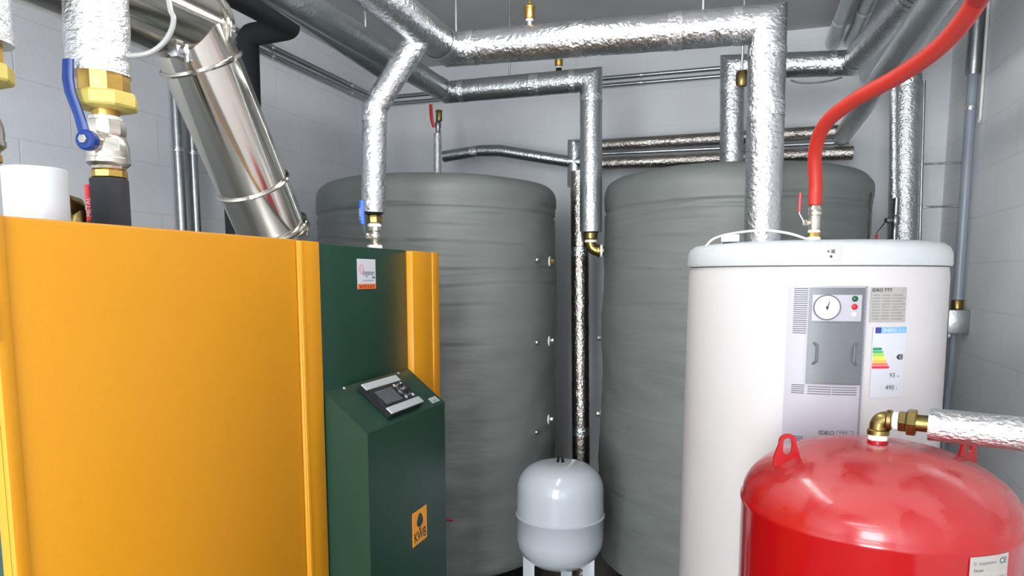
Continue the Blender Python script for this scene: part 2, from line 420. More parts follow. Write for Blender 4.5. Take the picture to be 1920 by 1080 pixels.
# installer sticker on upper green panel
sk = obj('sticker', mk(box, FX, FX + .0012, 1.866, 1.974, 1.562, 1.652), 'paper', B, 'white sticker with orange strip')
def st(y, z, h=0): return (FX + .0013 + h * .2, y, z)
def stt(n, s, y, z, size, m, bold=0, sx=1.0): return text(n, s, size, lambda u, v, h: st(y + u, z + v, h), m, sk, bold=bold, sx=sx)
b = nb(); box(b, FX + .001, FX + .0017, 1.866, 1.974, 1.562, 1.5775); obj('orange_strip', b, 'orange', sk)
stt('sticker_name', 'ingener', 1.8955, 1.603, .026, 'ink', 0.0, .92)
stt('sticker_line', 'instalaciones  energeticas', 1.893, 1.586, .0065, 'inkgrey')
stt('sticker_word', 'clima', 1.950, 1.594, .010, 'ink', .0003)
b = text('sticker_phone', 'Telf. 957 32 82 92', .0125, lambda u, v, h: (FX + .0019, 1.872 + u, 1.5655 + v), 'ink', sk, bold=.0003)
b = nb()
for k in range(9):
    a = 2 * PI * k / 9; r_ = .013
    for rr, s in ((r_, .0022), (r_ * .55, .0012)):
        lathe(b, [(s, 0), (s, .0006), (0, .0006)], (FX + .0013, 1.889 + rr * math.cos(a), 1.622 + rr * math.sin(a)), (1, 0, 0), 10)
obj('sticker_dots', b, 'pink', sk)

# ------------------------------------------------------------------ grey buffer tanks
CR = [(1.905, .007, .008), (1.845, .004, .007), (1.80, .004, .007), (1.745, .009, .008), (1.70, .005, .008), (1.645, .007, .008), (1.60, .005, .007), (1.54, .006, .008), (1.46, .004, .008), (1.30, .003, .008), (.98, .003, .010), (.62, .003, .010)]
def jacket(bm, cx, cy, r, z0, z1, seed):
    def disp(p, p0, rr, t, a):
        n = noise.noise(V(math.cos(a) * 1.6 + seed, math.sin(a) * 1.6, t * 5.0))
        n2 = noise.noise(V(math.cos(a) * 5 + seed, math.sin(a) * 5, t * 16.0))
        k = 0.010 * n + 0.004 * n2
        if t > z1 - .05: k *= .3
        for i, (zc, dp, wd) in enumerate(CR):
            zz = zc + .018 * noise.noise(V(math.cos(a) * 1.3 + i * 5 + seed, math.sin(a) * 1.3, i)) + .02 * math.sin(a * 1.0 + seed + i)
            am = max(0.0, .35 + 1.2 * noise.noise(V(math.cos(a) * 2.2 - i * 3 + seed, math.sin(a) * 2.2, 9 + i)))
            k -= .5 * dp * am * math.exp(-((t - zz) / wd) ** 2) - dp * .4 * am * math.exp(-((t - zz - wd * 1.8) / wd) ** 2)
        rad = (p - V(cx, cy, p.z)); L = rad.length
        if L < 1e-3: return p
        p2 = p + rad.normalized() * k * min(1, L / .3)
        p2.z += .006 * noise.noise(V(math.cos(a) * 2 + seed, math.sin(a) * 2, 3.3)) * (1 if t > z1 - .3 else 0)
        return p2
    prof = [(r - .03, z0), (r - .004, z0 + .015)]
    n = 320
    for i in range(n + 1):
        z = z0 + .04 + (z1 - .10 - z0 - .04) * i / n
        k = 0
        if abs(z - (z1 - .17)) < .012: k = -.006
        prof.append((r + k + .004 * math.sin(z * 9 + seed), z))
    for a in range(1, 9):
        t = a / 8 * PI / 2; prof.append((r - .085 + .085 * math.cos(t) , z1 - .09 + .075 * math.sin(t)))
    prof += [(r - .16, z1 - .008), (r * .5, z1 - .003), (.08, z1), (0, z1)]
    lathe(bm, prof, (cx, cy, 0), seg=128, disp=disp)

def port(t, x, y, z, d, plug='zinc'):
    d = Vector(d).normalized()
    b = nb(); lathe(b, [(.024, 0), (.024, .004), (.016, .006)], (x, y, z), d, 24); obj('port_washer', b, 'teflon', t)
    b = nb(); hexnut(b, V(x, y, z) + d * .005, d, .012, .018); obj('port_plug', b, plug, t)

T1 = thing('buffer_tank', 'grey vinyl jacketed buffer tank standing directly behind the green end of the boiler', 'tank', (-1.479, 3.303, 0))
obj('jacket', mk(jacket, -1.479, 3.303, .588, .24, 2.055, 1.3), 'vinyl', T1, smooth=60)
b = nb(); lathe(b, [(.50, 0), (.50, .26)], (-1.479, 3.303, 0), seg=64); obj('base_ring', b, 'black', T1)
T2 = thing('buffer_tank', 'grey vinyl jacketed buffer tank standing behind the white water heater', 'tank', (-.087, 3.508, 0))
obj('jacket', mk(jacket, -.087, 3.508, .588, .24, 2.065, 7.7), 'vinyl', T2, smooth=60)
b = nb(); lathe(b, [(.50, 0), (.50, .26)], (-.087, 3.508, 0), seg=64); obj('base_ring', b, 'black', T2)
for z in (1.67, 1.294, .913):
    port(T1, -.893, 3.26, z, (1, .10, 0), 'brass' if z > 1.6 else 'zinc')
    b = nb(); lathe(b, [(.011, 0), (.011, .02), (.007, .024), (0, .024)], (-.925, 3.13, z + (.004 if z > 1 else -.035)), (.85, -.5, 0), 12); obj('jacket_clip', b, 'zinc', T1)
for z in (1.30, .927): port(T2, -.662, 3.40, z, (-1, -.25, 0))
# lacing strip down the side of each jacket
b = nb()
def sidestrip(cx, cy, r, a, z0, z1):
    n = 40
    for k in range(n):
        za = z0 + (z1 - z0) * k / n; zb = z0 + (z1 - z0) * (k + 1) / n
        box(b, cx + math.cos(a) * r - .003, cx + math.cos(a) * r + .003, cy + math.sin(a) * r - .006, cy + math.sin(a) * r + .006, za, zb - .004)
sidestrip(.0 - .087, 3.508, .592, math.radians(-18), .3, 1.95); obj('lacing_strip', b, 'black', T2)

# ------------------------------------------------------------------ white water heater
WX, WY, WR = .188, 2.436, .375
H = thing('water_heater', 'white cylindrical water heater with a grey control panel and an energy label', 'water heater', (WX, WY, 0))
b = nb(); lathe(b, [(WR - .02, 0), (WR - .02, .06), (WR + .006, .062), (WR + .006, .3), (WR + .004, 1.0), (WR, 1.60), (WR - .004, 1.626), (WR - .02, 1.63)], (WX, WY, 0), seg=128); obj('body', b, 'heater', H)
b = nb(); lathe(b, [(WR - .01, 1.628), (WR + .004, 1.630), (WR + .006, 1.636), (WR + .003, 1.668), (WR - .004, 1.684), (WR - .018, 1.694), (WR - .05, 1.699), (.2, 1.703), (0, 1.704)], (WX, WY, 0), seg=128); obj('lid', b, 'lid', H)
def cyl(u, v, h=0.0, r=WR + .003):      # u = arc metres right of the nearest line, v = height
    a = u / WR; return (WX + (r + h) * math.sin(a), WY - (r + h) * math.cos(a), v)
def ua(deg): return math.radians(deg) * WR
def cpatch(u0, u1, v0, v1, h0, h1, nu=12, nv=1):
    bm = nb(); grid_patch(bm, u0, u1, v0, v1, lambda u, v, h: cyl(u, v, h0 + h), h1 - h0, nu, nv); return bm
U0, U1 = ua(-12.6), ua(16.6)
CP = obj('control_panel', cpatch(U0, U1, 1.06, 1.574, -.002, .010, 20, 4), 'panel', H, 'pale grey moulded control panel')
def slots(u0, u1, z0, z1, n, w=.0022, gap=None):
    bm = nb()
    for k in range(n):
        z = z0 + (z1 - z0) * k / (n - 1)
        if gap:
            g0, g1 = gap; grid_patch(bm, u0, g0, z - w / 2, z + w / 2, lambda u, v, h: cyl(u, v, .0102 + h), .0004, 4, 1); grid_patch(bm, g1, u1, z - w / 2, z + w / 2, lambda u, v, h: cyl(u, v, .0102 + h), .0004, 4, 1)
        else: grid_patch(bm, u0, u1, z - w / 2, z + w / 2, lambda u, v, h: cyl(u, v, .0102 + h), .0004, 4, 1)
    return bm
obj('vent_slots', slots(ua(-10.3), ua(-5.2), 1.449, 1.568, 22), 'slot', CP)
obj('vent_slots', slots(ua(-9.8), ua(-5.0), 1.286, 1.308, 5), 'slot', CP)
obj('vent_slots', slots(ua(-3.8), ua(14.4), 1.286, 1.305, 4, gap=(ua(4.9), ua(5.2))), 'slot', CP)
obj('vent_slots', slots(ua(-9.4), ua(-4.6), 1.135, 1.166, 7), 'slot', CP)
b = nb()
for k in range(84):
    z = 1.160 + (1.571 - 1.160) * k / 83
    grid_patch(b, ua(15.5), ua(16.2), z - .0012, z + .0012, lambda u, v, h: cyl(u, v, .0102 + h), .0004, 1, 1)
o = obj('edge_perforation', b, 'slot', CP); 
CV = obj('cover_plate', cpatch(ua(-4.7), ua(14.9), 1.314, 1.570, .008, .020, 14, 2), 'cover', H, 'mid grey cover plate holding the gauge')
obj('lower_door', cpatch(ua(-4.2), ua(14.4), 1.318, 1.478, .018, .0235, 14, 2), 'cover', CV)
for a in (-2.4, 12.9):
    b = nb(); tube(b, [cyl(ua(a), 1.425, .022), cyl(ua(a + (1.2 if a < 0 else -1.2)), 1.417, .030), cyl(ua(a + (1.2 if a < 0 else -1.2)), 1.377, .030), cyl(ua(a), 1.368, .022)], .0035, 10); obj('grip', b, 'cover', CV)
FC = obj('fascia', cpatch(ua(-3.5), ua(13.8), 1.483, 1.552, .018, .0225, 14, 2), 'panel', CV)
def cn(a):  # outward direction
    return V(math.sin(math.radians(a)), -math.cos(math.radians(a)), 0)
b = nb(); lathe(b, [(.0335, 0), (.0335, .005), (.031, .007), (.0305, .004)], cyl(ua(1.6), 1.519, .022), cn(1.6), 48); g = obj('gauge', b, 'inkgrey', FC)
b = nb(); lathe(b, [(.0305, 0), (.0305, .0022), (0, .0022)], cyl(ua(1.6), 1.519, .0255), cn(1.6), 40); obj('dial', b, 'paper', FC)
def gz(u, v, h=0): return cyl(ua(1.6) + u, 1.519 + v, .0282 + h)
b = nb()
for k in range(21):
    a = math.radians(220 - 260 * k / 20); r0, r1 = (.021, .025) if k % 5 == 0 else (.023, .025)
    prism(b, [(r0 * math.cos(a) - .0003 * math.sin(a), r0 * math.sin(a) + .0003 * math.cos(a)), (r1 * math.cos(a) - .0003 * math.sin(a), r1 * math.sin(a) + .0003 * math.cos(a)), (r1 * math.cos(a) + .0003 * math.sin(a), r1 * math.sin(a) - .0003 * math.cos(a)), (r0 * math.cos(a) + .0003 * math.sin(a), r0 * math.sin(a) - .0003 * math.cos(a))], lambda u, v: gz(u, v, -.0002), lambda u, v: gz(u, v, .0002))
obj('dial_marks', b, 'inkgrey', FC)
b = nb(); prism(b, [(-.0022, -.006), (.0016, -.006), (.0056, .0165), (.0044, .0168)], lambda u, v: gz(u, v, .0004), lambda u, v: gz(u, v, .001)); lathe(b, [(.0035, 0), (.0035, .003), (0, .003)], gz(0, 0, .0003), cn(1.6), 16)
obj('needle', b, 'ink', FC)
for z, mm in ((1.542, 'lampgreen'), (1.521, 'lampred'), (1.500, 'lampwhite')):
    b = nb(); lathe(b, [(.0075, 0), (.0075, .004), (.005, .0065), (0, .0075)], cyl(ua(11.2), z, .022), cn(11.2), 20); obj('pilot_lamp', b, mm, FC)
text('heater_logo', 'IDRO', .0155, lambda u, v, h: cyl(ua(1.0) + u, 1.176 + v, .0105 + h * .3), 'inkgrey', CP, bold=.0006, sx=1.05)
b = nb()
for (u0, u1, v0, v1) in ((.044, .084, 0.0, .0012), (.083, .0845, 0, .015), (.044, .0845, .0145, .0155), (.044, .0452, 0, .015)): grid_patch(b, ua(1.0) + u0, ua(1.0) + u1, 1.173 + v0, 1.173 + v1, lambda u, v, h: cyl(u, v, .0104 + h), .0004, 2, 1)
obj('logo_frame', b, 'inkgrey', CP)
text('heater_logo', 'TTY', .012, lambda u, v, h: cyl(ua(1.0) + .049 + u, 1.1765 + v, .0105 + h * .3), 'inkgrey', CP, bold=.0003)
b = nb(); lathe(b, [(.006, 0), (.006, .002), (0, .003)], cyl(ua(-3.2), 1.155, .010), cn(-3.2), 20); obj('sensor_button', b, 'eublue', CP)
# rating plate
RP = obj('rating_plate', cpatch(ua(18.6), ua(34.0), 1.480, 1.571, .0, .0012), 'silverlabel', H, 'silver rating plate')
text('rating_text', 'IDRO TTY', .012, lambda u, v, h: cyl(ua(18.9) + u, 1.560 + v, .0014), 'ink', RP, bold=.0004)
b = nb()
for r in range(9):
    z = 1.550 - r * .0078
    for (u0, u1) in ((.002, .022), (.028, .050), (.056, .096 if r % 2 else .088)): grid_patch(b, ua(18.9) + u0, ua(18.9) + u1, z, z + .0014, lambda u, v, h: cyl(u, v, .0013 + h), .0002, 3, 1)
obj('rating_lines', b, 'inkgrey', RP)
# energy label
EL = obj('energy_label', cpatch(ua(20.2), ua(35.2), 1.277, 1.467, .0, .0012), 'paper', H, 'white energy label with coloured class bars')
def ep(u0, u1, v0, v1, m, n):
    b = nb(); grid_patch(b, ua(20.2) + u0, ua(20.2) + u1, v0, v1, lambda u, v, h: cyl(u, v, .0013 + h), .0003, 4, 1); obj(n, b, m, EL)
ep(.006, .022, 1.450, 1.466, 'eublue', 'header'); ep(.022, .073, 1.450, 1.466, 'skyblue', 'header'); ep(.075, .097, 1.450, 1.466, 'skyblue', 'header')
text('header_text', 'ENERG', .0125, lambda u, v, h: cyl(ua(20.2) + .027 + u, 1.4535 + v, .0018), 'paper', EL, bold=.0003)
text('header_text', 'Y IJA', .0075, lambda u, v, h: cyl(ua(20.2) + .077 + u, 1.455 + v, .0018), 'paper', EL)
for k, (m, w) in enumerate((('e1', .022), ('e2', .026), ('e3', .029), ('e4', .033), ('e5', .037), ('e6', .041), ('e7', .046))):
    z = 1.405 - k * .0082; b = nb(); q0 = ua(20.2) + .002
    for e in range(6):      # pointed bar, cut in short lengths so it follows the curve
        a_, c_ = q0 + w * e / 6, q0 + w * (e + 1) / 6
        grid_patch(b, a_, c_, z, z + .0068, lambda u, v, h: cyl(u, v, .0013 + h), .0004, 1, 1)
    prism(b, [(q0 + w, z), (q0 + w + .004, z + .0034), (q0 + w, z + .0068)], lambda u, v: cyl(u, v, .0012), lambda u, v: cyl(u, v, .0017))
    obj('class_bar', b, m, EL)
b = nb(); prism(b, [(.070, 1.386), (.076, 1.393), (.090, 1.393), (.090, 1.379), (.076, 1.379)], lambda u, v: cyl(ua(20.2) + u, v, .0012), lambda u, v: cyl(ua(20.2) + u, v, .0017)); obj('class_pointer', b, 'ink', EL)
text('pointer_letter', 'C', .011, lambda u, v, h: cyl(ua(20.2) + .079 + u, 1.382 + v, .002), 'paper', EL, bold=.0004)
text('label_watts', '93', .018, lambda u, v, h: cyl(ua(20.2) + .052 + u, 1.331 + v, .0016), 'ink', EL)
text('label_watts_unit', 'W', .008, lambda u, v, h: cyl(ua(20.2) + .075 + u, 1.331 + v, .0016), 'inkgrey', EL)
text('label_litres', '490', .018, lambda u, v, h: cyl(ua(20.2) + .042 + u, 1.298 + v, .0016), 'ink', EL)
text('label_litres_unit', 'L', .008, lambda u, v, h: cyl(ua(20.2) + .075 + u, 1.298 + v, .0016), 'inkgrey', EL)
# lid sticker
def lidp(u, v, h=0): return cyl(u, v, .0035 + h)
b = nb(); grid_patch(b, ua(-1.2), ua(6.3), 1.642, 1.680, lidp, .0012, 6, 3); LS = obj('lid_label', b, 'silverlabel', H, 'small grey label on the lid')
text('lid_mark', '+ IE', .012, lambda u, v, h: lidp(ua(-.6) + .010 + u, 1.661 + v, .0016), 'ink', LS, bold=.0006)
b = nb(); lathe(b, [(.0035, 0), (.0035, .0006), (0, .0006)], lidp(ua(2.5), 1.652, .0012), cn(2.5), 14); obj('lid_hole', b, 'ink', LS)

# little junction box and cable lying on the heater lid
jb = obj('cable_box', mk(box, -.080, -.028, 2.19, 2.25, 1.700, 1.722, .003), 'pvc'); tag(jb, 'small white plastic box lying on the heater lid', 'box')
b = nb(); tube(b, spline([(-.125, 2.24, 1.690), (-.105, 2.26, 1.712), (-.06, 2.27, 1.727), (.03, 2.20, 1.732), (.10, 2.18, 1.722), (.155, 2.20, 1.705)], 6), .0035, 10); tag(obj('cable', b, 'whitewire'), 'thin white cable looping across the top of the white heater', 'cable')

# ------------------------------------------------------------------ red expansion vessel
RX, RY, RR = .2825, 1.703, .28
R_ = thing('expansion_vessel', 'large glossy red expansion vessel with a dusty dome in the right foreground', 'expansion vessel', (RX, RY, 0))
prof = [(0.05, .10), (.15, .12), (.24, .18), (RR - .006, .26), (RR, .30), (RR, 1.085), (RR + .0025, 1.092), (RR + .0025, 1.100), (RR - .002, 1.106)]
for k in range(1, 20):
    t_ = k / 19 * PI / 2; prof.append(((RR - .002) * math.cos(t_) ** .86 if k < 19 else 0, 1.106 + .132 * math.sin(t_) ** 1.08))
b = nb(); lathe(b, prof, (RX, RY, 0), seg=160); obj('shell', b, 'red', R_, smooth=50)
for a in (40, 160, 280):
    x, y = RX + .2 * math.cos(math.radians(a)), RY + .2 * math.sin(math.radians(a)); obj('leg', mk(box, x - .03, x + .03, y - .006, y + .006, 0, .24, .003), 'red_plain', R_)
def lug(cx, cy, cz, ang, lean):
    """upright plate with a slot, rounded top"""
    outer = []; w0, w1, hh = .030, .019, .062
    outer += [(-w0, -.012), (w0, -.012), (w0 * .95, .01)]
    for k in range(11):
        a = -.15 + (PI + .3) * k / 10; outer.append((w1 * math.cos(a), hh - w1 + w1 * math.sin(a)))
    outer.append((-w0 * .95, .01))
    inner = [];
    for k in range(9): a = PI * k / 8; inner.append((.0098 * math.cos(a), .042 + .0098 * math.sin(a)))
    for k in range(9): a = PI + PI * k / 8; inner.append((.0098 * math.cos(a), .026 + .0098 * math.sin(a)))
    bm = nb(); ca, sa = math.cos(ang), math.sin(ang)
    def P3(u, v, h):
        v2 = v * math.cos(lean); w = h + v * math.sin(lean); return V(cx + u * ca - w * sa, cy + u * sa + w * ca, cz + v2)
    lay = []
    for h in (-.003, .003):
        vo = [bm.verts.new(P3(u, v, h)) for u, v in outer]; vi = [bm.verts.new(P3(u, v, h)) for u, v in inner]
        eo = [bm.edges.new((vo[i], vo[(i + 1) % len(vo)])) for i in range(len(vo))]; ei = [bm.edges.new((vi[i], vi[(i + 1) % len(vi)])) for i in range(len(vi))]
        bmesh.ops.triangle_fill(bm, use_beauty=True, edges=eo + ei); lay.append((vo, vi))
    for q in (0, 1):
        a, c = lay[0][q], lay[1][q]
        for i in range(len(a)): bm.faces.new((a[i], a[(i + 1) % len(a)], c[(i + 1) % len(a)], c[i]))
    return bm
obj('lifting_lug', lug(.094, 1.63, 1.198, math.radians(18), 0), 'red_plain', R_, smooth=30)
obj('lifting_lug', lug(.478, 1.79, 1.192, math.radians(40), 0), 'red_plain', R_, smooth=30)
b = nb(); lathe(b, [(.021, 1.222), (.021, 1.243), (.018, 1.246)], (RX, RY, 0), seg=24); obj('nozzle', b, 'red_plain', R_)
def rc(u, v, h=0):
    a = u / RR; return (RX + (RR + .0015 + h) * math.sin(a), RY - (RR + .0015 + h) * math.cos(a), v)
r0 = math.radians(25.6) * RR; r1 = math.radians(44.2) * RR
b = nb(); grid_patch(b, r0, r1, .965, 1.089, rc, .0012, 8, 2); RL = obj('data_label', b, 'silverlabel', R_, 'white data label with CE mark')
text('label_mark', 'CE', .016, lambda u, v, h: rc(r0 + .066 + u, 1.071 + v, .0016), 'ink', RL)
text('label_maker', 'Si  expansion', .010, lambda u, v, h: rc(r0 + .006 + u, 1.073 + v, .0016), 'inkgrey', RL)
text('label_text', 'Model', .008, lambda u, v, h: rc(r0 + .008 + u, 1.060 + v, .0016), 'ink', RL)
b = nb()
for k in range(8):
    grid_patch(b, r0 + (.008 if k % 2 else .03), r0 + (.05 if k % 2 else .082), 1.046 - k * .009, 1.0472 - k * .009, lambda u, v, h: rc(u, v, .0013 + h), .0002, 4, 1)
obj('label_lines', b, 'inkgrey', RL)

# brass elbow and foil pipe on top of the red vessel
E1 = thing('elbow_fitting', 'brass elbow with white sealing tape on top of the red expansion vessel', 'pipe fitting', (RX, RY, 1.24))
b = nb(); lathe(b, [(.0185, 1.241), (.0195, 1.244), (.0195, 1.255), (.018, 1.258)], (RX, RY, 0), seg=24); obj('sealing_tape', b, 'teflon', E1)
cc = V(RX, RY, 1.290); dx = V(.96, -.28, -.0).normalized()
b = nb(); tube(b, [(RX, RY, 1.262)] + arc_pts(cc, (0, 0, 1), dx, .016, 8)[0:] + [cc + dx * .022], .0185, 24)
lathe(b, [(.0225, 1.256), (.0225, 1.266), (.020, 1.268)], (RX, RY, 0), seg=24)
lathe(b, [(.020, 0), (.0225, .003), (.0225, .010), (.02, .012)], cc + dx * .014, dx, 24); obj('elbow', b, 'bronze', E1)
b = nb(); lathe(b, [(.0165, .026), (.019, .028), (.019, .038), (.0165, .040)], cc, dx, 24); obj('sealing_tape', b, 'teflon', E1)
b = nb(); hexnut(b, cc + dx * .038, dx, .023, .016); hexnut(b, cc + dx * .054, dx, .030, .018); lathe(b, [(.018, .07), (.018, .10)], cc, dx, 20); obj('union_nut', b, 'bronze', E1)

def foil_pipe(label, pts, r, m='foil', cat='pipe', group='foil wrapped insulated pipes', bands=(), name='insulated_pipe', wr=.016, step=.022, seg=40, joints=True):
    t = thing(name, label, cat, tuple(pts[0]), group)
    b = nb(); tube(b, pts, r, seg, step, wr, 26); obj('insulation_jacket', b, m, t, smooth=28)
    P = [Vector(p) for p in pts]
    if joints:
        for i in range(1, len(P) - 1):
            d1 = (P[i] - P[i - 1]).normalized(); d2 = (P[i + 1] - P[i]).normalized()
            ln = r * 1.25 * math.tan(d1.angle(d2) / 2) + .006
            for p, d in ((P[i] - d1 * ln, -d1), (P[i] + d2 * ln, d2)):
                b = nb(); tube(b, [p, p + d * .028], r * 1.022, 32, .007, .02, 60, caps=False); obj('tape_band', b, 'tape', t)
    for (i, s) in bands:
        d = (P[i + 1] - P[i]); p = P[i] + d * s; d.normalize()
        b = nb(); tube(b, [p, p + d * .045], r * 1.018, 32, .007, .03, 60, caps=False); obj('tape_band', b, 'tape', t)
    return t
a0 = cc + dx * .095
pr_ = foil_pipe('short foil wrapped pipe running right from the brass elbow above the red vessel', [a0, a0 + dx * .30 + V(0, 0, -.002), a0 + dx * .60 + V(0, 0, -.004)], .034, 'foil_new', wr=.03, joints=False, bands=())
b = nb(); hexnut(b, a0 + dx * .6 - V(0, 0, .004), dx, .022, .04); obj('end_nipple', b, 'bronze', pr_)

# ------------------------------------------------------------------ small white expansion vessel
SX, SY, SR = -.692, 2.714, .176
S_ = thing('expansion_vessel', 'small white expansion vessel on flat legs standing between the two grey tanks', 'expansion vessel', (SX, SY, 0))
prof = [(0, .425), (.06, .428), (.12, .447), (.155, .480), (.171, .515), (SR, .55), (SR + .001, .636), (SR + .0045, .639), (SR + .0045, .645), (SR, .648), (SR - .002, .75)]
for k in range(1, 15):
    t_ = k / 14 * PI / 2; prof.append(((SR - .002) * math.cos(t_) ** .62 if k < 14 else 0, .75 + .108 * math.sin(t_) ** 1.05))
b = nb(); lathe(b, prof, (SX, SY, 0), seg=96); obj('shell', b, 'enamel', S_, smooth=50)
b = nb(); lathe(b, [(.017, .855), (.0165, .862), (.012, .872), (.009, .880), (0, .881)], (SX, SY, 0), seg=20); obj('valve_cap', b, 'black', S_)
for dx_, dy_ in ((-.115, -.055), (.125, -.02), (0, .12)):
    b = nb(); tube(b, [(SX + dx_, SY + dy_, .49), (SX + dx_ * 1.05, SY + dy_ * 1.05, 0)], .002, 8)
    b = nb(); box(b, SX + dx_ - .024, SX + dx_ + .024, SY + dy_ - .003, SY + dy_ + .003, 0, .50, .001); obj('leg', b, 'enamel', S_)

# ------------------------------------------------------------------ foil pipes in view
foil_pipe('thick foil pipe crossing the top of the picture then dropping behind the white heater lid', [(-1.067, -.6, 2.424), (-1.067, 2.5, 2.424), (.030, 2.5, 2.398), (.040, 2.5, 1.700)], .0585, 'foil', bands=((1, .42), (1, .72), (2, .35)))
foil_pipe('foil pipe below the top one, ending in a brass bend at the right grey tank', [(-1.384, -.6, 2.463), (-1.384, 3.2, 2.463), (-.690, 3.2, 2.463), (-.683, 3.2, 1.80)], .0495, 'foil_smooth', bands=((1, .6),))
foil_pipe('dull foil pipe tucked under the wall side of its neighbour at the upper left', [(-1.462, .4, 2.585), (-1.468, 2.72, 2.445), (-1.42, 2.86, 2.46)], .034, 'foil_smooth', joints=False)
foil_pipe('bent foil pipe slanting down to the blue valve behind the green boiler panel', [(-1.070, 2.262, 2.405), (-1.214, 2.2, 2.165), (-1.228, 2.2, 1.818)], .0415, 'foil', bands=((0, .1),))
foil_pipe('foil pipe dropping onto the centre of the right grey tank', [(-.09, 3.5, 2.045), (-.104, 3.5, 2.545), (.394, 3.5, 2.518), (.48, 2.70, 2.518), (.58, 1.2, 2.52)], .053, 'foil')
foil_pipe('upper horizontal foil pipe on the far wall behind both grey tanks', [(-.90, 4.03, 2.328), (.42, 3.97, 2.316)], .034, 'foil_dark', joints=False)
foil_pipe('lower horizontal foil pipe on the far wall partly hidden by the right grey tank', [(-.90, 3.96, 2.217), (.47, 3.96, 2.208)], .034, 'foil_dark', joints=False)
foil_pipe('wavy foil pipe behind the left grey tank running to the gap between the tanks', [(-1.73, 3.95, 2.302), (-1.50, 3.95, 2.322), (-1.38, 3.95, 2.317), (-.985, 3.97, 2.24), (-.82, 3.97, 2.225)], .033, 'foil_smooth', joints=False, bands=((0, .75),))
foil_pipe('short thin foil upright in front of the wall above the left grey tank', [(-1.615, 3.6, 2.03), (-1.612, 3.6, 2.362)], .021, 'foil_new', joints=False, seg=24)
foil_pipe('dark tarnished foil pipe standing upright in the gap between the grey tanks', [(-.80, 3.62, 0.0), (-.836, 3.62, 2.13)], .046, 'foil_dark', wr=.03, joints=False, bands=((0, .36), (0, .8)))
foil_pipe('short foil stub turning down at the far wall just left of the long drop pipe', [(-.945, 3.98, 2.10), (-.945, 3.98, 2.318), (-.90, 4.02, 2.326)], .042, 'foil_smooth', joints=False)
foil_pipe('long dull foil pipe from the far wall toward the viewer, crossing behind the red hose', [(.415, 3.95, 2.285), (.425, .2, 2.285)], .042, 'foil_smooth', joints=False, bands=((0, .57),))
foil_pipe('pale foil pipe high at the right, between its two darker neighbours', [(.555, 4.2, 2.64), (.565, .2, 2.64)], .045, 'foil_smooth', joints=False)
foil_pipe('thick upright foil pipe behind the right side of the white heater', [(.715, 3.85, 1.2), (.665, 3.85, 2.60), (.712, 2.2, 2.64), (.72, .2, 2.64)], .066, 'foil_new', wr=.02)
foil_pipe('ceiling pipe with a crumpled foil end, leftmost of those at the upper right', [(.375, 4.22, 2.82), (.375, .8, 2.82)], .035, 'foil_smooth', joints=False, bands=((0, .10),))
foil_pipe('ceiling pipe second from the left among those at the upper right', [(.465, 4.22, 2.82), (.465, .8, 2.82)], .035, 'foil_smooth', joints=False, bands=((0, .13),))
foil_pipe('narrow foil upright just left of the thick upright pipe at the right', [(.622, 3.7, 1.955), (.592, 3.7, 2.46)], .018, 'foil_new', wr=.10, joints=False, seg=24)
foil_pipe('thick foil wrapped pipe above the blue lever of the boiler', [(-1.278, 1.17, 2.008), (-1.262, 1.17, 2.80)], .060, 'foil_new', wr=.03, joints=False)
foil_pipe('thick foil wrapped pipe cut by the left edge of the picture', [(-1.302, .935, 2.008), (-1.287, .935, 2.80)], .060, 'foil_new', wr=.03, joints=False)

# bends, vents and fittings on those pipes
t = thing('elbow_fitting', 'bronze elbow under the foil drop pipe turning into the right grey tank', 'pipe fitting', (-.683, 3.2, 1.72))
b = nb(); lathe(b, [(.026, 0), (.030, .004), (.030, .030), (.026, .034)], (-.683, 3.2, 1.766), seg=24); tube(b, [(-.683, 3.2, 1.80)] + arc_pts((-.683, 3.2, 1.715), (0, 0, -1), (1, .15, 0), .035, 8) + [(-.625, 3.209, 1.715)], .024, 24); lathe(b, [(.024, 0), (.029, .003), (.029, .012), (.024, .014)], (-.655, 3.204, 1.715), (1, .15, 0), 24); obj('elbow', b, 'bronze', t)
b = nb(); lathe(b, [(.024, 0), (.0275, .002), (.0275, .010), (.024, .012)], (-.683, 3.2, 1.752), seg=24); obj('sealing_tape', b, 'teflon', t); b = nb(); lathe(b, [(.025, 0), (.028, .002), (.028, .010), (.024, .012)], (-.640, 3.207, 1.715), (1, .15, 0), 24); obj('sealing_tape', b, 'teflon', t)
b = nb(); lathe(b, [(.034, 0), (.034, .016)], (-.683, 3.2, 1.794), seg=24); obj('rubber_collar', b, 'rubber', t)

def air_vent(label, x, y, z, s=1.0, base='nickel'):
    t = thing('air_vent', label, 'air vent', (x, y, z), 'brass automatic air vents')
    b = nb(); lathe(b, [(.013 * s, 0), (.013 * s, .020 * s)], (x, y, z), seg=20); obj('base', b, base, t)
    b = nb(); lathe(b, [(.012 * s, .019 * s), (.013 * s, .020 * s), (.013 * s, .026 * s), (.012 * s, .027 * s)], (x, y, z), seg=20); obj('sealing_tape', b, 'teflon', t)
    b = nb(); lathe(b, [(.010, .026), (.017, .030), (.018, .034), (.018, .060), (.020, .062), (.020, .068), (.012, .076), (.007, .078), (.006, .088), (.003, .094), (0, .095)], (x, y, z), seg=24)
    if s != 1:
        for v in b.verts: v.co = V(x, y, z) + (v.co - V(x, y, z)) * s
    obj('body', b, 'brass', t)
air_vent('brass air vent standing on the thick top pipe', -.762, 2.5, 2.470)
air_vent('brass air vent seen just below the thick top pipe, standing on the lower one', -.838, 3.2, 2.505, 1.0, 'rubber')
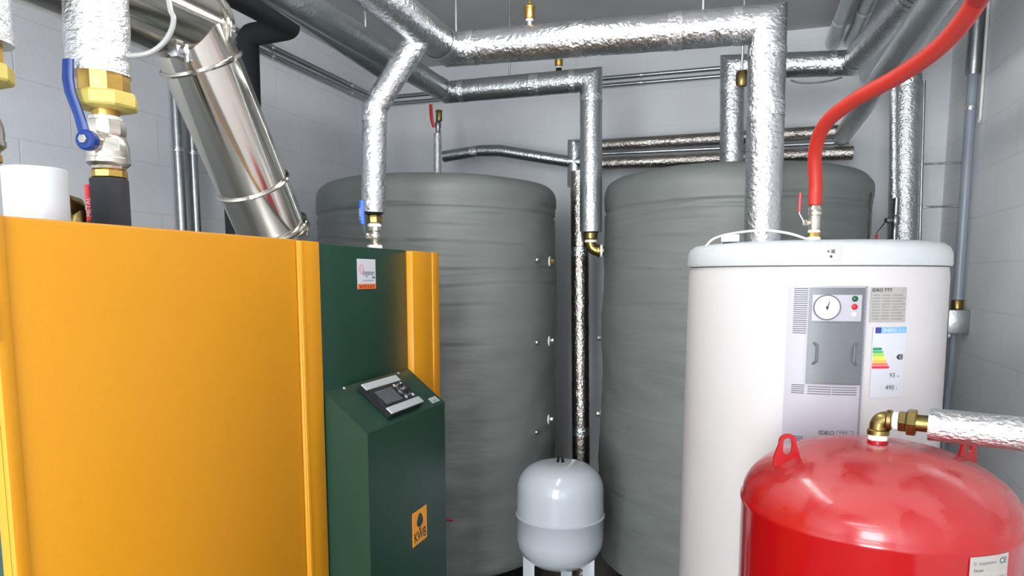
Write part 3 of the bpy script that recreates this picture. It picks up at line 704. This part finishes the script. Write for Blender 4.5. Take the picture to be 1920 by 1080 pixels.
t = obj('drain_plug', mk(lathe, [(.018, 0), (.022, .012), (.022, .045), (.016, .055), (0, .056)], (-.05, 2.9, 2.31), (0, 0, 1), 20), 'bronze'); tag(t, 'round dull bronze plug hanging below the top pipe beside its corner', 'pipe fitting')
tube_ = nb(); tube(tube_, [(-.05, 2.9, 2.36), (-.05, 2.9, 2.91)], .005, 10); tag(obj('hanger_rod', tube_, 'rod'), 'thin rod from the ceiling to the bronze plug', 'rod')

def rod(label, x, y, z0, z1=ZC, r=.0045):
    b = nb(); tube(b, [(x, y, z0), (x, y, z1)], r, 10, .02, .02, 400); tag(obj('threaded_rod', b, 'rod'), label, 'rod', 'threaded rods hanging from the ceiling')
rod('thin rod above the left part of the thick top pipe', -1.045, 2.6 - .09, 2.478)
rod('thin rod above the right part of the thick top pipe', -.17, 2.5, 2.462)
rod('thin rod holding the left smooth pipe near the slanting branch', -1.384, 2.45, 2.51)
rod('dark rod seen behind the thick top pipe, hanging to the lower one', -1.07, 3.2, 2.505)

# ------------------------------------------------------------------ flue
F_ = thing('flue_pipe', 'shiny stainless steel flue leaning up and left from behind the boiler top', 'flue', (-1.40, 1.90, 1.70))
f0, f1 = V(-1.40, 1.88, 1.735), V(-1.40, 1.585, 2.195); fd = (f1 - f0).normalized(); fr = .102
b = nb(); tube(b, [f0, f1 + fd * .05], fr, 72, .1); obj('flue_section', b, 'steel', F_, smooth=40)
b = nb(); tube(b, [(-1.40, 1.600, 2.248), (-1.40, -.4, 2.248)], fr, 72, .1); obj('flue_section', b, 'steel', F_, 'horizontal steel section running toward the viewer')
def clampring(p, d, r, n='clamp_ring'):
    b = nb(); lathe(b, [(r, -.006), (r + .006, -.005), (r + .009, 0), (r + .006, .005), (r, .006)], p, d, 72); return obj(n, b, 'steel', F_)
clampring(f0 + fd * .16, fd, fr); clampring(f0 + fd * .51, fd, fr); clampring(f0 + fd * .015, fd, fr + .004)
clampring(V(-1.40, 1.585, 2.248), V(0, 1, 0), fr + .001)
b = nb(); lathe(b, [(fr - .002, 0), (fr + .001, .004), (fr + .001, .018), (fr - .006, .024), (0, .026)], (-1.40, 1.600, 2.248), (0, 1, 0), 72); obj('end_cap', b, 'steel', F_)
b = nb(); lathe(b, [(fr + .001, -.02), (fr + .012, 0), (fr + .012, .012), (fr, .02)], f0 - fd * .01, fd, 72); obj('collar', b, 'steel', F_)
b = nb(); p = f0 + fd * .49; box(b, p.x + .03, p.x + .055, p.y - .155, p.y - .10, p.z - .012, p.z + .02, .004); hexnut(b, (p.x + .02, p.y - .14, p.z + .005), (1, 0, 0), .010, .05); tube(b, [(p.x + .06, p.y - .13, p.z - .02), (p.x + .06, p.y - .13, p.z + .045)], .005, 10); obj('clamp_bolt', b, 'zinc', F_)
ncam = V(1.4, -1.6, -.6); ncam = (ncam - fd * ncam.dot(fd)).normalized(); nleft = V(-.95, -.31, 0); nleft = (nleft - fd * nleft.dot(fd)).normalized()
def fsurf(u, v, h):      # u = angle towards the left as seen from the aisle, v = distance along the leaning section
    return f0 + fd * v + (ncam * math.cos(u) + nleft * math.sin(u)) * (fr + h)
b = nb(); grid_patch(b, .50, .66, .545, .60, fsurf, .0008, 6, 2); obj('bar_code_sticker', b, 'paper', F_)
b = nb()
for k in range(6): grid_patch(b, .50, .66, .55 + k * .008, .5525 + k * .008, lambda u, v, h: fsurf(u, v, .0008 + h), .0002, 4, 1)
obj('bar_lines', b, 'ink', F_)

b = nb(); tube(b, spline([(-1.17, 1.226, 2.60), (-1.150, 1.226, 2.25), (-1.142, 1.226, 2.15), (-1.134, 1.226, 2.125), (-1.137, 1.222, 2.10), (-1.151, 1.214, 2.074), (-1.174, 1.204, 2.055), (-1.204, 1.193, 2.048), (-1.24, 1.18, 2.048)], 8), .0055, 12); tag(obj('clear_tube', b, 'clear'), 'milky plastic tube looping down in front of the horizontal flue', 'tube')

# ------------------------------------------------------------------ black foam insulated pipes
t = thing('insulated_pipe', 'black foam pipe coming forward, bending back and dropping behind the flue', 'pipe', (-1.885, 2.4, 1.2))
b = nb(); tube(b, [(-1.675, -.4, 2.54)] + arc_pts((-1.675, 2.42, 2.54), (0, 1, 0), (-1, 0, -.02), .045, 6) + [(-1.80, 2.42, 2.535)] + arc_pts((-1.885, 2.42, 2.533), (-1, 0, 0), (0, 0, -1), .03, 4) + [(-1.90, 2.42, 1.3)], .042, 28); obj('foam_jacket', b, 'rubber', t, smooth=50)
t = thing('insulated_pipe', 'black foam pipe beside the ceiling at the upper left, touching the other black one', 'pipe', (-1.86, 2.2, 2.6))
b = nb(); tube(b, [(-1.80, -.4, 2.62), (-1.80, 2.36, 2.62)], .050, 28); obj('foam_jacket', b, 'rubber', t, smooth=50)
t = thing('pipe_bracket', 'galvanised bracket with a threaded rod over the black pipes', 'bracket', (-1.5, 1.8, 2.5))
b = nb(); box(b, -1.80, -1.50, 1.80, 1.83, 2.565, 2.571); obj('rail', b, 'galv', t)
b = nb(); tube(b, [(-1.52, 1.815, 2.52), (-1.52, 1.815, ZC)], .005, 10); hexnut(b, (-1.52, 1.815, 2.552), (0, 0, 1), .011, .009); hexnut(b, (-1.52, 1.815, 2.573), (0, 0, 1), .011, .009); obj('rod', b, 'zinc', t)
b = nb(); tube(b, spline([(-1.60, 1.95, 1.685), (-1.63, 1.985, 1.75), (-1.66, 2.02, 1.84)], 5), .028, 20); tag(obj('hose_stub', b, 'rubber'), 'black rubber hose end peeking out left of the flue foot', 'hose')

# ------------------------------------------------------------------ valves
def lever(bm, pts, w, th, side):
    """flat lever following pts, width w along side vector"""
    side = Vector(side).normalized(); P = [Vector(p) for p in pts]; rings = []
    for i, p in enumerate(P):
        d = (P[min(i + 1, len(P) - 1)] - P[max(i - 1, 0)]).normalized(); n = d.cross(side).normalized()
        ww = w[i] if isinstance(w, (list, tuple)) else w
        q = []
        for a in range(12):
            an = 2 * PI * a / 12; c, s = math.cos(an), math.sin(an)
            k = 1 / max(abs(c), abs(s)) ** .7
            q.append(bm.verts.new(p + side * (ww / 2 * c * k * .92) + n * (th / 2 * s * k * .92)))
        rings.append(q)
    skin_rings(bm, rings)

def big_valve(x, y, lab_v, lab_h, lab_n, with_lever=True, dz=0.0):
    # brass union above
    u = thing('pipe_union', lab_n, 'pipe fitting', (x, y, 1.92 + dz), 'brass unions above the boiler')
    b = nb(); lathe(b, [(.030, 1.945), (.040, 1.95), (.048, 1.955), (.049, 1.972), (.049, 2.022)], (x, y, dz), seg=10); obj('nut', b, 'brass', u, smooth=20)
    b = nb(); lathe(b, [(.045, 1.938), (.057, 1.941), (.060, 1.945), (.060, 1.967), (.057, 1.971), (.048, 1.973)], (x + .004, y, dz), seg=8, rot=.3); obj('flange', b, 'brass_pale', u, smooth=20)
    b = nb(); lathe(b, [(.026, 1.9265), (.026, 1.946)], (x, y, dz), seg=24); obj('neck', b, 'brass', u)
    v = thing('ball_valve', lab_v, 'valve', (x, y, 1.81 + dz), 'nickel ball valves above the boiler')
    b = nb(); lathe(b, [(.027, 1.916), (.031, 1.918), (.031, 1.925), (.027, 1.926)], (x, y, dz), seg=24); obj('sealing_tape', b, 'teflon', v)
    b = nb(); lathe(b, [(.030, 1.920), (.0355, 1.916), (.0375, 1.905), (.0365, 1.890), (.033, 1.884)], (x, y, dz), seg=10); lathe(b, [(.032, 1.886), (.036, 1.880), (.0395, 1.868), (.0405, 1.855), (.0395, 1.842), (.036, 1.838)], (x, y, dz), seg=40)
    lathe(b, [(.036, 1.845), (.0415, 1.841), (.0415, 1.832), (.036, 1.826), (.031, 1.824)], (x, y, dz), seg=40); lathe(b, [(.035, 1.826), (.033, 1.820)], (x, y, dz), seg=10)
    lathe(b, [(.016, 0), (.016, .052), (.012, .056)], (x, y, 1.868 + dz), (.25, -1, 0), 20); obj('body', b, 'nickel', v, smooth=30)
    b = nb(); fa = V(.25, -1, 0).normalized()
    grid = [(-.011, -.012), (.011, -.012), (.013, -.009), (.013, .009), (.011, .012), (-.011, .012), (-.013, .009), (-.013, -.009)]
    dr = V(.85, -.5, 0).normalized(); sr = V(.5, .85, 0).normalized()
    prism(b, grid, lambda a, c: V(x, y, 1.866 + dz) + dr * .037 + sr * a + V(0, 0, c), lambda a, c: V(x, y, 1.866 + dz) + dr * .0418 + sr * a + V(0, 0, c)); obj('size_mark', b, 'nickel', v)
    text('size_text', 'DN', .013, lambda a, c, h: V(x, y, 1.861 + dz) + dr * (.0418 + h) + sr * (a - .010) + V(0, 0, c), 'zinc', v, th=.001)
    b = nb(); hexnut(b, (x, y, 1.802 + dz), (0, 0, 1), .034, .016, 8); lathe(b, [(.031, 1.817), (.028, 1.822)], (x, y, dz), seg=24); obj('lower_nut', b, 'brass', v)
    if with_lever:
        q = V(x, y, 1.868 + dz) + fa * .060
        b = nb(); lathe(b, [(.019, 0), (.020, .004), (.020, .018), (.017, .021), (0, .0215)], q - fa * .008, fa, 24)
        s = V(-.83, .0, 0) * .02
        lever(b, [q + V(0, 0, 0) + fa * .006, q + V(-.010, 0, .045) + fa * .010, q + V(-.024, 0, .090) + fa * .016, q + V(-.026, 0, .115) + fa * .018, q + V(-.022, 0, .152) + fa * .018], [.026, .023, .024, .025, .024], .010, (1, .25, 0))
        obj('lever', b, 'blue', v, 'blue lever handle', smooth=40)
        b = nb(); hexnut(b, q + fa * .013, fa, .009, .007); obj('lever_nut', b, 'zinc', v)
    return v
big_valve(-1.268, 1.17, 'nickel ball valve with a long blue lever above the yellow boiler', '', 'brass union between the thick foil pipe and the blue lever valve')
big_valve(-1.310, .935, 'nickel ball valve cut by the left edge above the white stub pipe', '', 'brass union cut by the left edge of the picture', False)
b = nb(); lathe(b, [(.0365, 1.682), (.0365, 1.799), (.035, 1.801), (.03, 1.801)], (-1.270, 1.17, 0), seg=40); tag(obj('foam_sleeve', b, 'rubber_grey'), 'charcoal foam sleeve on the pipe under the blue lever valve', 'pipe insulation')
b = nb(); lathe(b, [(.020, 1.682), (.020, 1.803)], (-1.315, .935, 0), seg=24); tag(obj('pipe_stub', b, 'brass'), 'brass pipe below the valve at the left edge', 'pipe')
b = nb(); lathe(b, [(.050, 1.682), (.050, 1.786), (.049, 1.788), (.046, 1.788), (.0455, 1.682)], (-1.20, .951, 0), seg=48); tag(obj('pipe_stub', b, 'pvc'), 'wide white plastic pipe stub rising behind the boiler top at the left', 'pipe')

# small brass valve with red lever left of the foam sleeve
v = thing('ball_valve', 'small bronze valve with a red lever between the white stub and the foam sleeve', 'valve', (-1.34, 1.13, 1.69))
b = nb(); lathe(b, [(.024, 1.682), (.024, 1.735), (.021, 1.74)], (-1.345, 1.155, 0), seg=24); tube(b, [(-1.345, 1.155, 1.742), (-1.345, 1.12, 1.748)], .022, 20); lathe(b, [(.020, 0), (.026, .003), (.026, .014), (.02, .016)], (-1.345, 1.125, 1.748), (0, -1, .1), 20); obj('body', b, 'bronze', v)
b = nb(); q = V(-1.30, 1.146, 1.70); lever(b, [q + V(0, 0, .012), q + V(0, 0, .04), q + V(.0, 0, .088)], .016, .007, (.5, .85, 0)); obj('lever', b, 'redh', v, 'red lever')
b = nb(); lever(b, [q + V(.004, 0, -.03), q + V(.002, 0, .015)], .014, .005, (.5, .85, 0)); obj('lever_stem', b, 'black', v)
text('lever_mark', 'METAL', .013, lambda a, c, h: q + V(.0045, -.002, .022) + V(-c * .5 , -c * .85, a * 1) + V(.85, -.5, 0) * .002, 'paper', v)

# blue valve on the slanting branch
x, y = -1.225, 2.2
v = thing('ball_valve', 'nickel valve with a bright blue lever behind the green boiler panel', 'valve', (x, y, 1.68))
b = nb(); lathe(b, [(.022, 1.812), (.030, 1.812), (.030, 1.822)], (x, y, 0), seg=24); obj('rubber_collar', b, 'rubber', v)
b = nb(); lathe(b, [(.022, 1.780), (.027, 1.783), (.028, 1.795), (.027, 1.806), (.022, 1.812)], (x, y, 0), seg=8); obj('union_nut', b, 'bronze', v)
b = nb(); lathe(b, [(.020, 1.768), (.023, 1.769), (.023, 1.776), (.02, 1.780)], (x, y, 0), seg=24); obj('sealing_tape', b, 'teflon', v); b = nb(); lathe(b, [(.026, 1.690), (.026, 1.707)], (x, y, 0), seg=10); obj('sealing_tape', b, 'teflon', v)
b = nb(); lathe(b, [(.021, 1.769), (.0215, 1.756), (.016, 1.752), (.019, 1.746), (.020, 1.735), (.017, 1.722), (.013, 1.716), (.019, 1.713), (.019, 1.704)], (x, y, 0), seg=10); lathe(b, [(.008, 0), (.008, .030)], (x, y, 1.737), (-.35, -1, 0), 14); hexnut(b, (x - .010, y - .028, 1.737), (-.35, -1, 0), .010, .008); obj('body', b, 'nickel', v)
q = V(x - .014, y - .036, 1.737); b = nb(); lever(b, [q, q + V(-.006, 0, .015), q + V(-.010, -.002, .045)], .012, .004, (1, -.3, 0)); obj('lever_arm', b, 'galv', v)
b = nb(); lever(b, [q + V(-.010, -.002, .040), q + V(-.011, -.002, .085), q + V(-.011, -.002, .118)], .019, .010, (1, .3, 0)); obj('lever', b, 'blue_bright', v, 'bright blue lever grip')
text('lever_mark', 'CABEL', .015, lambda a, c, h: q + V(-.009 - c * .9, -.011 + c * .1, .052 + a), 'paper', v, sx=1.0)
b = nb(); lathe(b, [(.020, 1.682), (.020, 1.690)], (x, y, 0), seg=24); tag(obj('pipe_stub', b, 'bronze'), 'bronze stub under the bright blue lever valve, rising from the boiler', 'pipe')

# valve and hose on the heater
x, y = .172, 2.2
v = thing('ball_valve', 'small nickel valve with a thin red lever on top of the white heater', 'valve', (x, y, 1.70))
b = nb(); lathe(b, [(.016, 1.700), (.0185, 1.702), (.0185, 1.709), (.016, 1.711)], (x, y, 0), seg=24); obj('sealing_tape', b, 'teflon', v); b = nb(); lathe(b, [(.015, 1.722), (.0165, 1.724), (.0165, 1.728), (.015, 1.730)], (x, y, 0), seg=24); obj('sealing_tape', b, 'teflon', v)
b = nb(); lathe(b, [(.0165, 1.709), (.0165, 1.723)], (x, y, 0), seg=8); obj('brass_ring', b, 'brass', v)
b = nb(); lathe(b, [(.014, 1.729), (.0155, 1.735), (.0155, 1.765), (.014, 1.770), (.018, 1.772), (.0185, 1.780), (.0155, 1.783), (.018, 1.786), (.016, 1.792), (.0115, 1.806)], (x, y, 0), seg=12); lathe(b, [(.009, 0), (.008, .022)], (x, y, 1.751), (-1, -.2, 0), 14); hexnut(b, (x - .022, y - .004, 1.751), (-1, -.2, 0), .009, .008); obj('body', b, 'nickel', v)
q = V(x - .029, y - .006, 1.752); b = nb(); lever(b, [q, q + V(-.003, 0, .008), q + V(-.012, 0, .024), q + V(-.012, 0, .034)], .005, .0035, (0, 1, 0)); obj('lever_arm', b, 'zinc', v)
b = nb(); lever(b, [q + V(-.012, 0, .028), q + V(-.012, 0, .062), q + V(-.012, 0, .082)], .012, .008, (0, 1, 0)); obj('lever', b, 'redh', v, 'thin red lever grip')
hp = [(.171, 2.2, 1.80), (.170, 2.2, 1.86), (.163, 2.17, 1.945), (.180, 2.10, 2.002), (.232, 1.99, 2.032), (.300, 1.85, 2.046), (.345, 1.71, 2.058), (.365, 1.60, 2.075), (.372, 1.50, 2.10), (.372, 1.40, 2.15), (.370, 1.30, 2.25)]
t = thing('hose', 'thick red hose curving from the heater valve up to the top right', 'hose', hp[0])
b = nb(); tube(b, spline(hp, 8), .0185, 24); obj('hose_body', b, 'hose', t, smooth=50)
b = nb(); sp_ = spline(hp, 8); tube(b, sp_[62:], .0190, 24); obj('sleeve', b, 'hose_dark', t, 'darker red sleeve near the top')
b = nb(); tube(b, [(.171, 2.2, 1.797), (.171, 2.2, 1.806)], .013, 20); obj('ferrule', b, 'hose_dark', t)

# valve on the upright above the left tank
x, y = -1.612, 3.6
v = thing('ball_valve', 'small dark red lever valve on the thin upright above the left grey tank', 'valve', (x, y, 2.36))
b = nb(); lathe(b, [(.012, 2.36), (.015, 2.365), (.013, 2.385), (.017, 2.395), (.017, 2.415), (.012, 2.425)], (x + .004, y, 0), seg=12); obj('body', b, 'galv', v)
b = nb(); lathe(b, [(.015, 2.425), (.017, 2.43), (.017, 2.470), (.019, 2.472), (.019, 2.480), (.012, 2.484)], (x + .010, y, 0), seg=10); obj('vent_head', b, 'bronze', v)
b = nb(); lever(b, [(x - .010, y - .02, 2.39), (x - .018, y - .03, 2.425), (x - .022, y - .03, 2.46), (x - .024, y - .03, 2.508)], .020, .010, (1, 0, 0)); obj('lever', b, 'redh', v, 'dark red lever')
# valve beside the right upright
x, y = .612, 3.7
v = thing('ball_valve', 'tiny valve with a hanging red lever left of the thick upright at the right', 'valve', (x, y, 1.80))
b = nb(); lathe(b, [(.012, 1.74), (.014, 1.80), (.012, 1.83), (.018, 1.84), (.018, 1.87), (.012, 1.88), (.014, 1.90), (.014, 1.96)], (x + .02, y, 0), seg=12); lathe(b, [(.012, 0), (.014, .02), (.010, .035)], (x + .01, y, 1.856), (-1, -.4, 0), 14); obj('body', b, 'galv', v)
b = nb(); lever(b, [(x - .018, y - .02, 1.856), (x - .04, y - .03, 1.825), (x - .058, y - .03, 1.80), (x - .058, y - .03, 1.785)], .006, .005, (0, 1, 0)); obj('lever_arm', b, 'black', v)
b = nb(); lever(b, [(x - .058, y - .03, 1.79), (x - .060, y - .03, 1.74)], .014, .010, (1, 0, 0)); obj('lever', b, 'redh', v, 'red lever grip')

# ------------------------------------------------------------------ conduits
def conduit(label, pts, r, m='conduit', sad=(), group=None):
    t = thing('conduit', label, 'conduit', tuple(pts[0]), group)
    b = nb(); tube(b, pts, r, 20); obj('conduit_tube', b, m, t)
    for p, d in sad:
        b = nb(); lathe(b, [(r, -.008), (r + .003, -.008), (r + .003, .008), (r, .008)], p, d, 20); hexnut(b, Vector(p) + V(0, 0, 0) + frame(Vector(d))[0] * r, frame(Vector(d))[0], .006, .012); obj('saddle_clip', b, 'zinc', t)
    return t
X0 = XL + .03
conduit('left of the two vertical conduits on the left wall behind the flue', [(X0, 2.475, 0), (X0, 2.475, 2.62)], .020, 'galv', [((X0, 2.475, 2.13), (0, 0, 1))], 'vertical conduits on the left wall')
conduit('right of the two vertical conduits on the left wall behind the flue', [(X0, 2.56, 0), (X0, 2.56, 2.62)], .018, 'galv', [((X0, 2.56, 2.13), (0, 0, 1))], 'vertical conduits on the left wall')
for z, w in ((2.742, 'upper'), (2.700, 'lower')):
    conduit(w + ' of the paired conduits running along the top of the left wall', [(X0 - .01, -.5, z), (X0 - .01, YF - .03, z)], .013, 'galv', [((X0 - .01, yy, z), (0, 1, 0)) for yy in (3.15, 3.9)], 'paired conduits along the left wall')
    conduit(w + ' of the paired conduits running along the far wall', [(XL + .02, YF - .02, z - .0), (.6, YF - .02, z - .0)], .012, 'galv', [((xx, YF - .02, z), (1, 0, 0)) for xx in (-1.85, -.62)], 'paired conduits along the far wall')
t = conduit('grey plastic conduit down the right wall ending at the metal box', [(.905, 3.70, 1.44), (.905, 3.71, 2.91)], .0215, 'conduit', [((.905, 3.705, 2.335), (0, 0, 1))])
b = nb(); lathe(b, [(.028, 2.48), (.030, 2.49), (.030, 2.90)], (.905, 3.71, 0), seg=20); obj('dark_sleeve', b, 'galv', t, 'wider dark grey sleeve at the top')
b = nb(); tube(b, [(.93, 3.655, 2.90), (.93, 3.655, 2.31)] + arc_pts((.93, 3.655, 2.27), (0, 0, -1), (0, 1, 0), .02, 5), .006, 10); tag(obj('cable', b, 'whitewire'), 'thin pale cable hanging beside the grey conduit on the right wall', 'cable')
t = thing('junction_box', 'metal box at the foot of the grey conduit on the right wall', 'box', (.90, 3.68, 1.34))
b = nb(); box(b, .855, .938, 3.62, 3.75, 1.345, 1.452, .004); obj('body', b, 'galv', t)
b = nb(); lathe(b, [(.022, 1.45), (.026, 1.455), (.026, 1.49), (.023, 1.495)], (.905, 3.70, 0), seg=16); obj('gland', b, 'bronze', t)
b = nb(); hexnut(b, (.87, 3.66, 1.325), (0, 0, 1), .010, .022); obj('lower_screw', b, 'zinc', t)
b = nb(); tube(b, spline([(.90, 3.71, 1.35), (.905, 3.73, 1.2), (.91, 3.78, 1.0), (.91, 3.80, .5), (.91, 3.8, .0)], 5), .014, 12); tag(obj('cable', b, 'conduit'), 'grey cable dropping from the metal box behind the white heater', 'cable')
for z, w in ((2.122, 'upper'), (1.924, 'lower')):
    b = nb(); tube(b, [(.74, 3.84, z), (.938, 3.84, z)], .005, 10, .01, .03, 500); hexnut(b, (.915, 3.84, z), (1, 0, 0), .010, .012); tag(obj('support_rod', b, 'zinc'), w + ' thin rod tying the thick upright pipe to the right wall', 'rod')
b = nb(); tube(b, [(.825, 3.84, .0), (.742, 3.84, 2.5)], .006, 10); tag(obj('support_rod', b, 'galv'), 'thin upright rod right beside the thick upright pipe at the right', 'rod')
b = nb(); tube(b, spline([(-1.25, 2.80, .538), (-1.215, 2.772, .538), (-1.187, 2.768, .539)], 4), .004, 8); tag(obj('cable', b, 'redh'), 'short red wire end showing beside the green console', 'cable')
# thin pipe between the two far wall foil pipes
b = nb(); tube(b, [(-.86, 3.97, 2.272), (.45, 3.97, 2.262)], .010, 12); tag(obj('thin_pipe', b, 'galv'), 'thin bare pipe between the two horizontal foil pipes on the far wall', 'pipe')
# condensate trap: loose wire loop under the right foil pipe
b = nb(); tube(b, spline([(.15, 3.52, 2.47), (.19, 3.50, 2.452), (.25, 3.50, 2.448), (.31, 3.52, 2.455), (.36, 3.54, 2.47)], 5), .004, 8); tag(obj('wire', b, 'rod'), 'thin wire loop sagging under the foil pipe left of the red hose', 'wire')

for o in bpy.data.objects:
    if 'og' in o: del o['og']
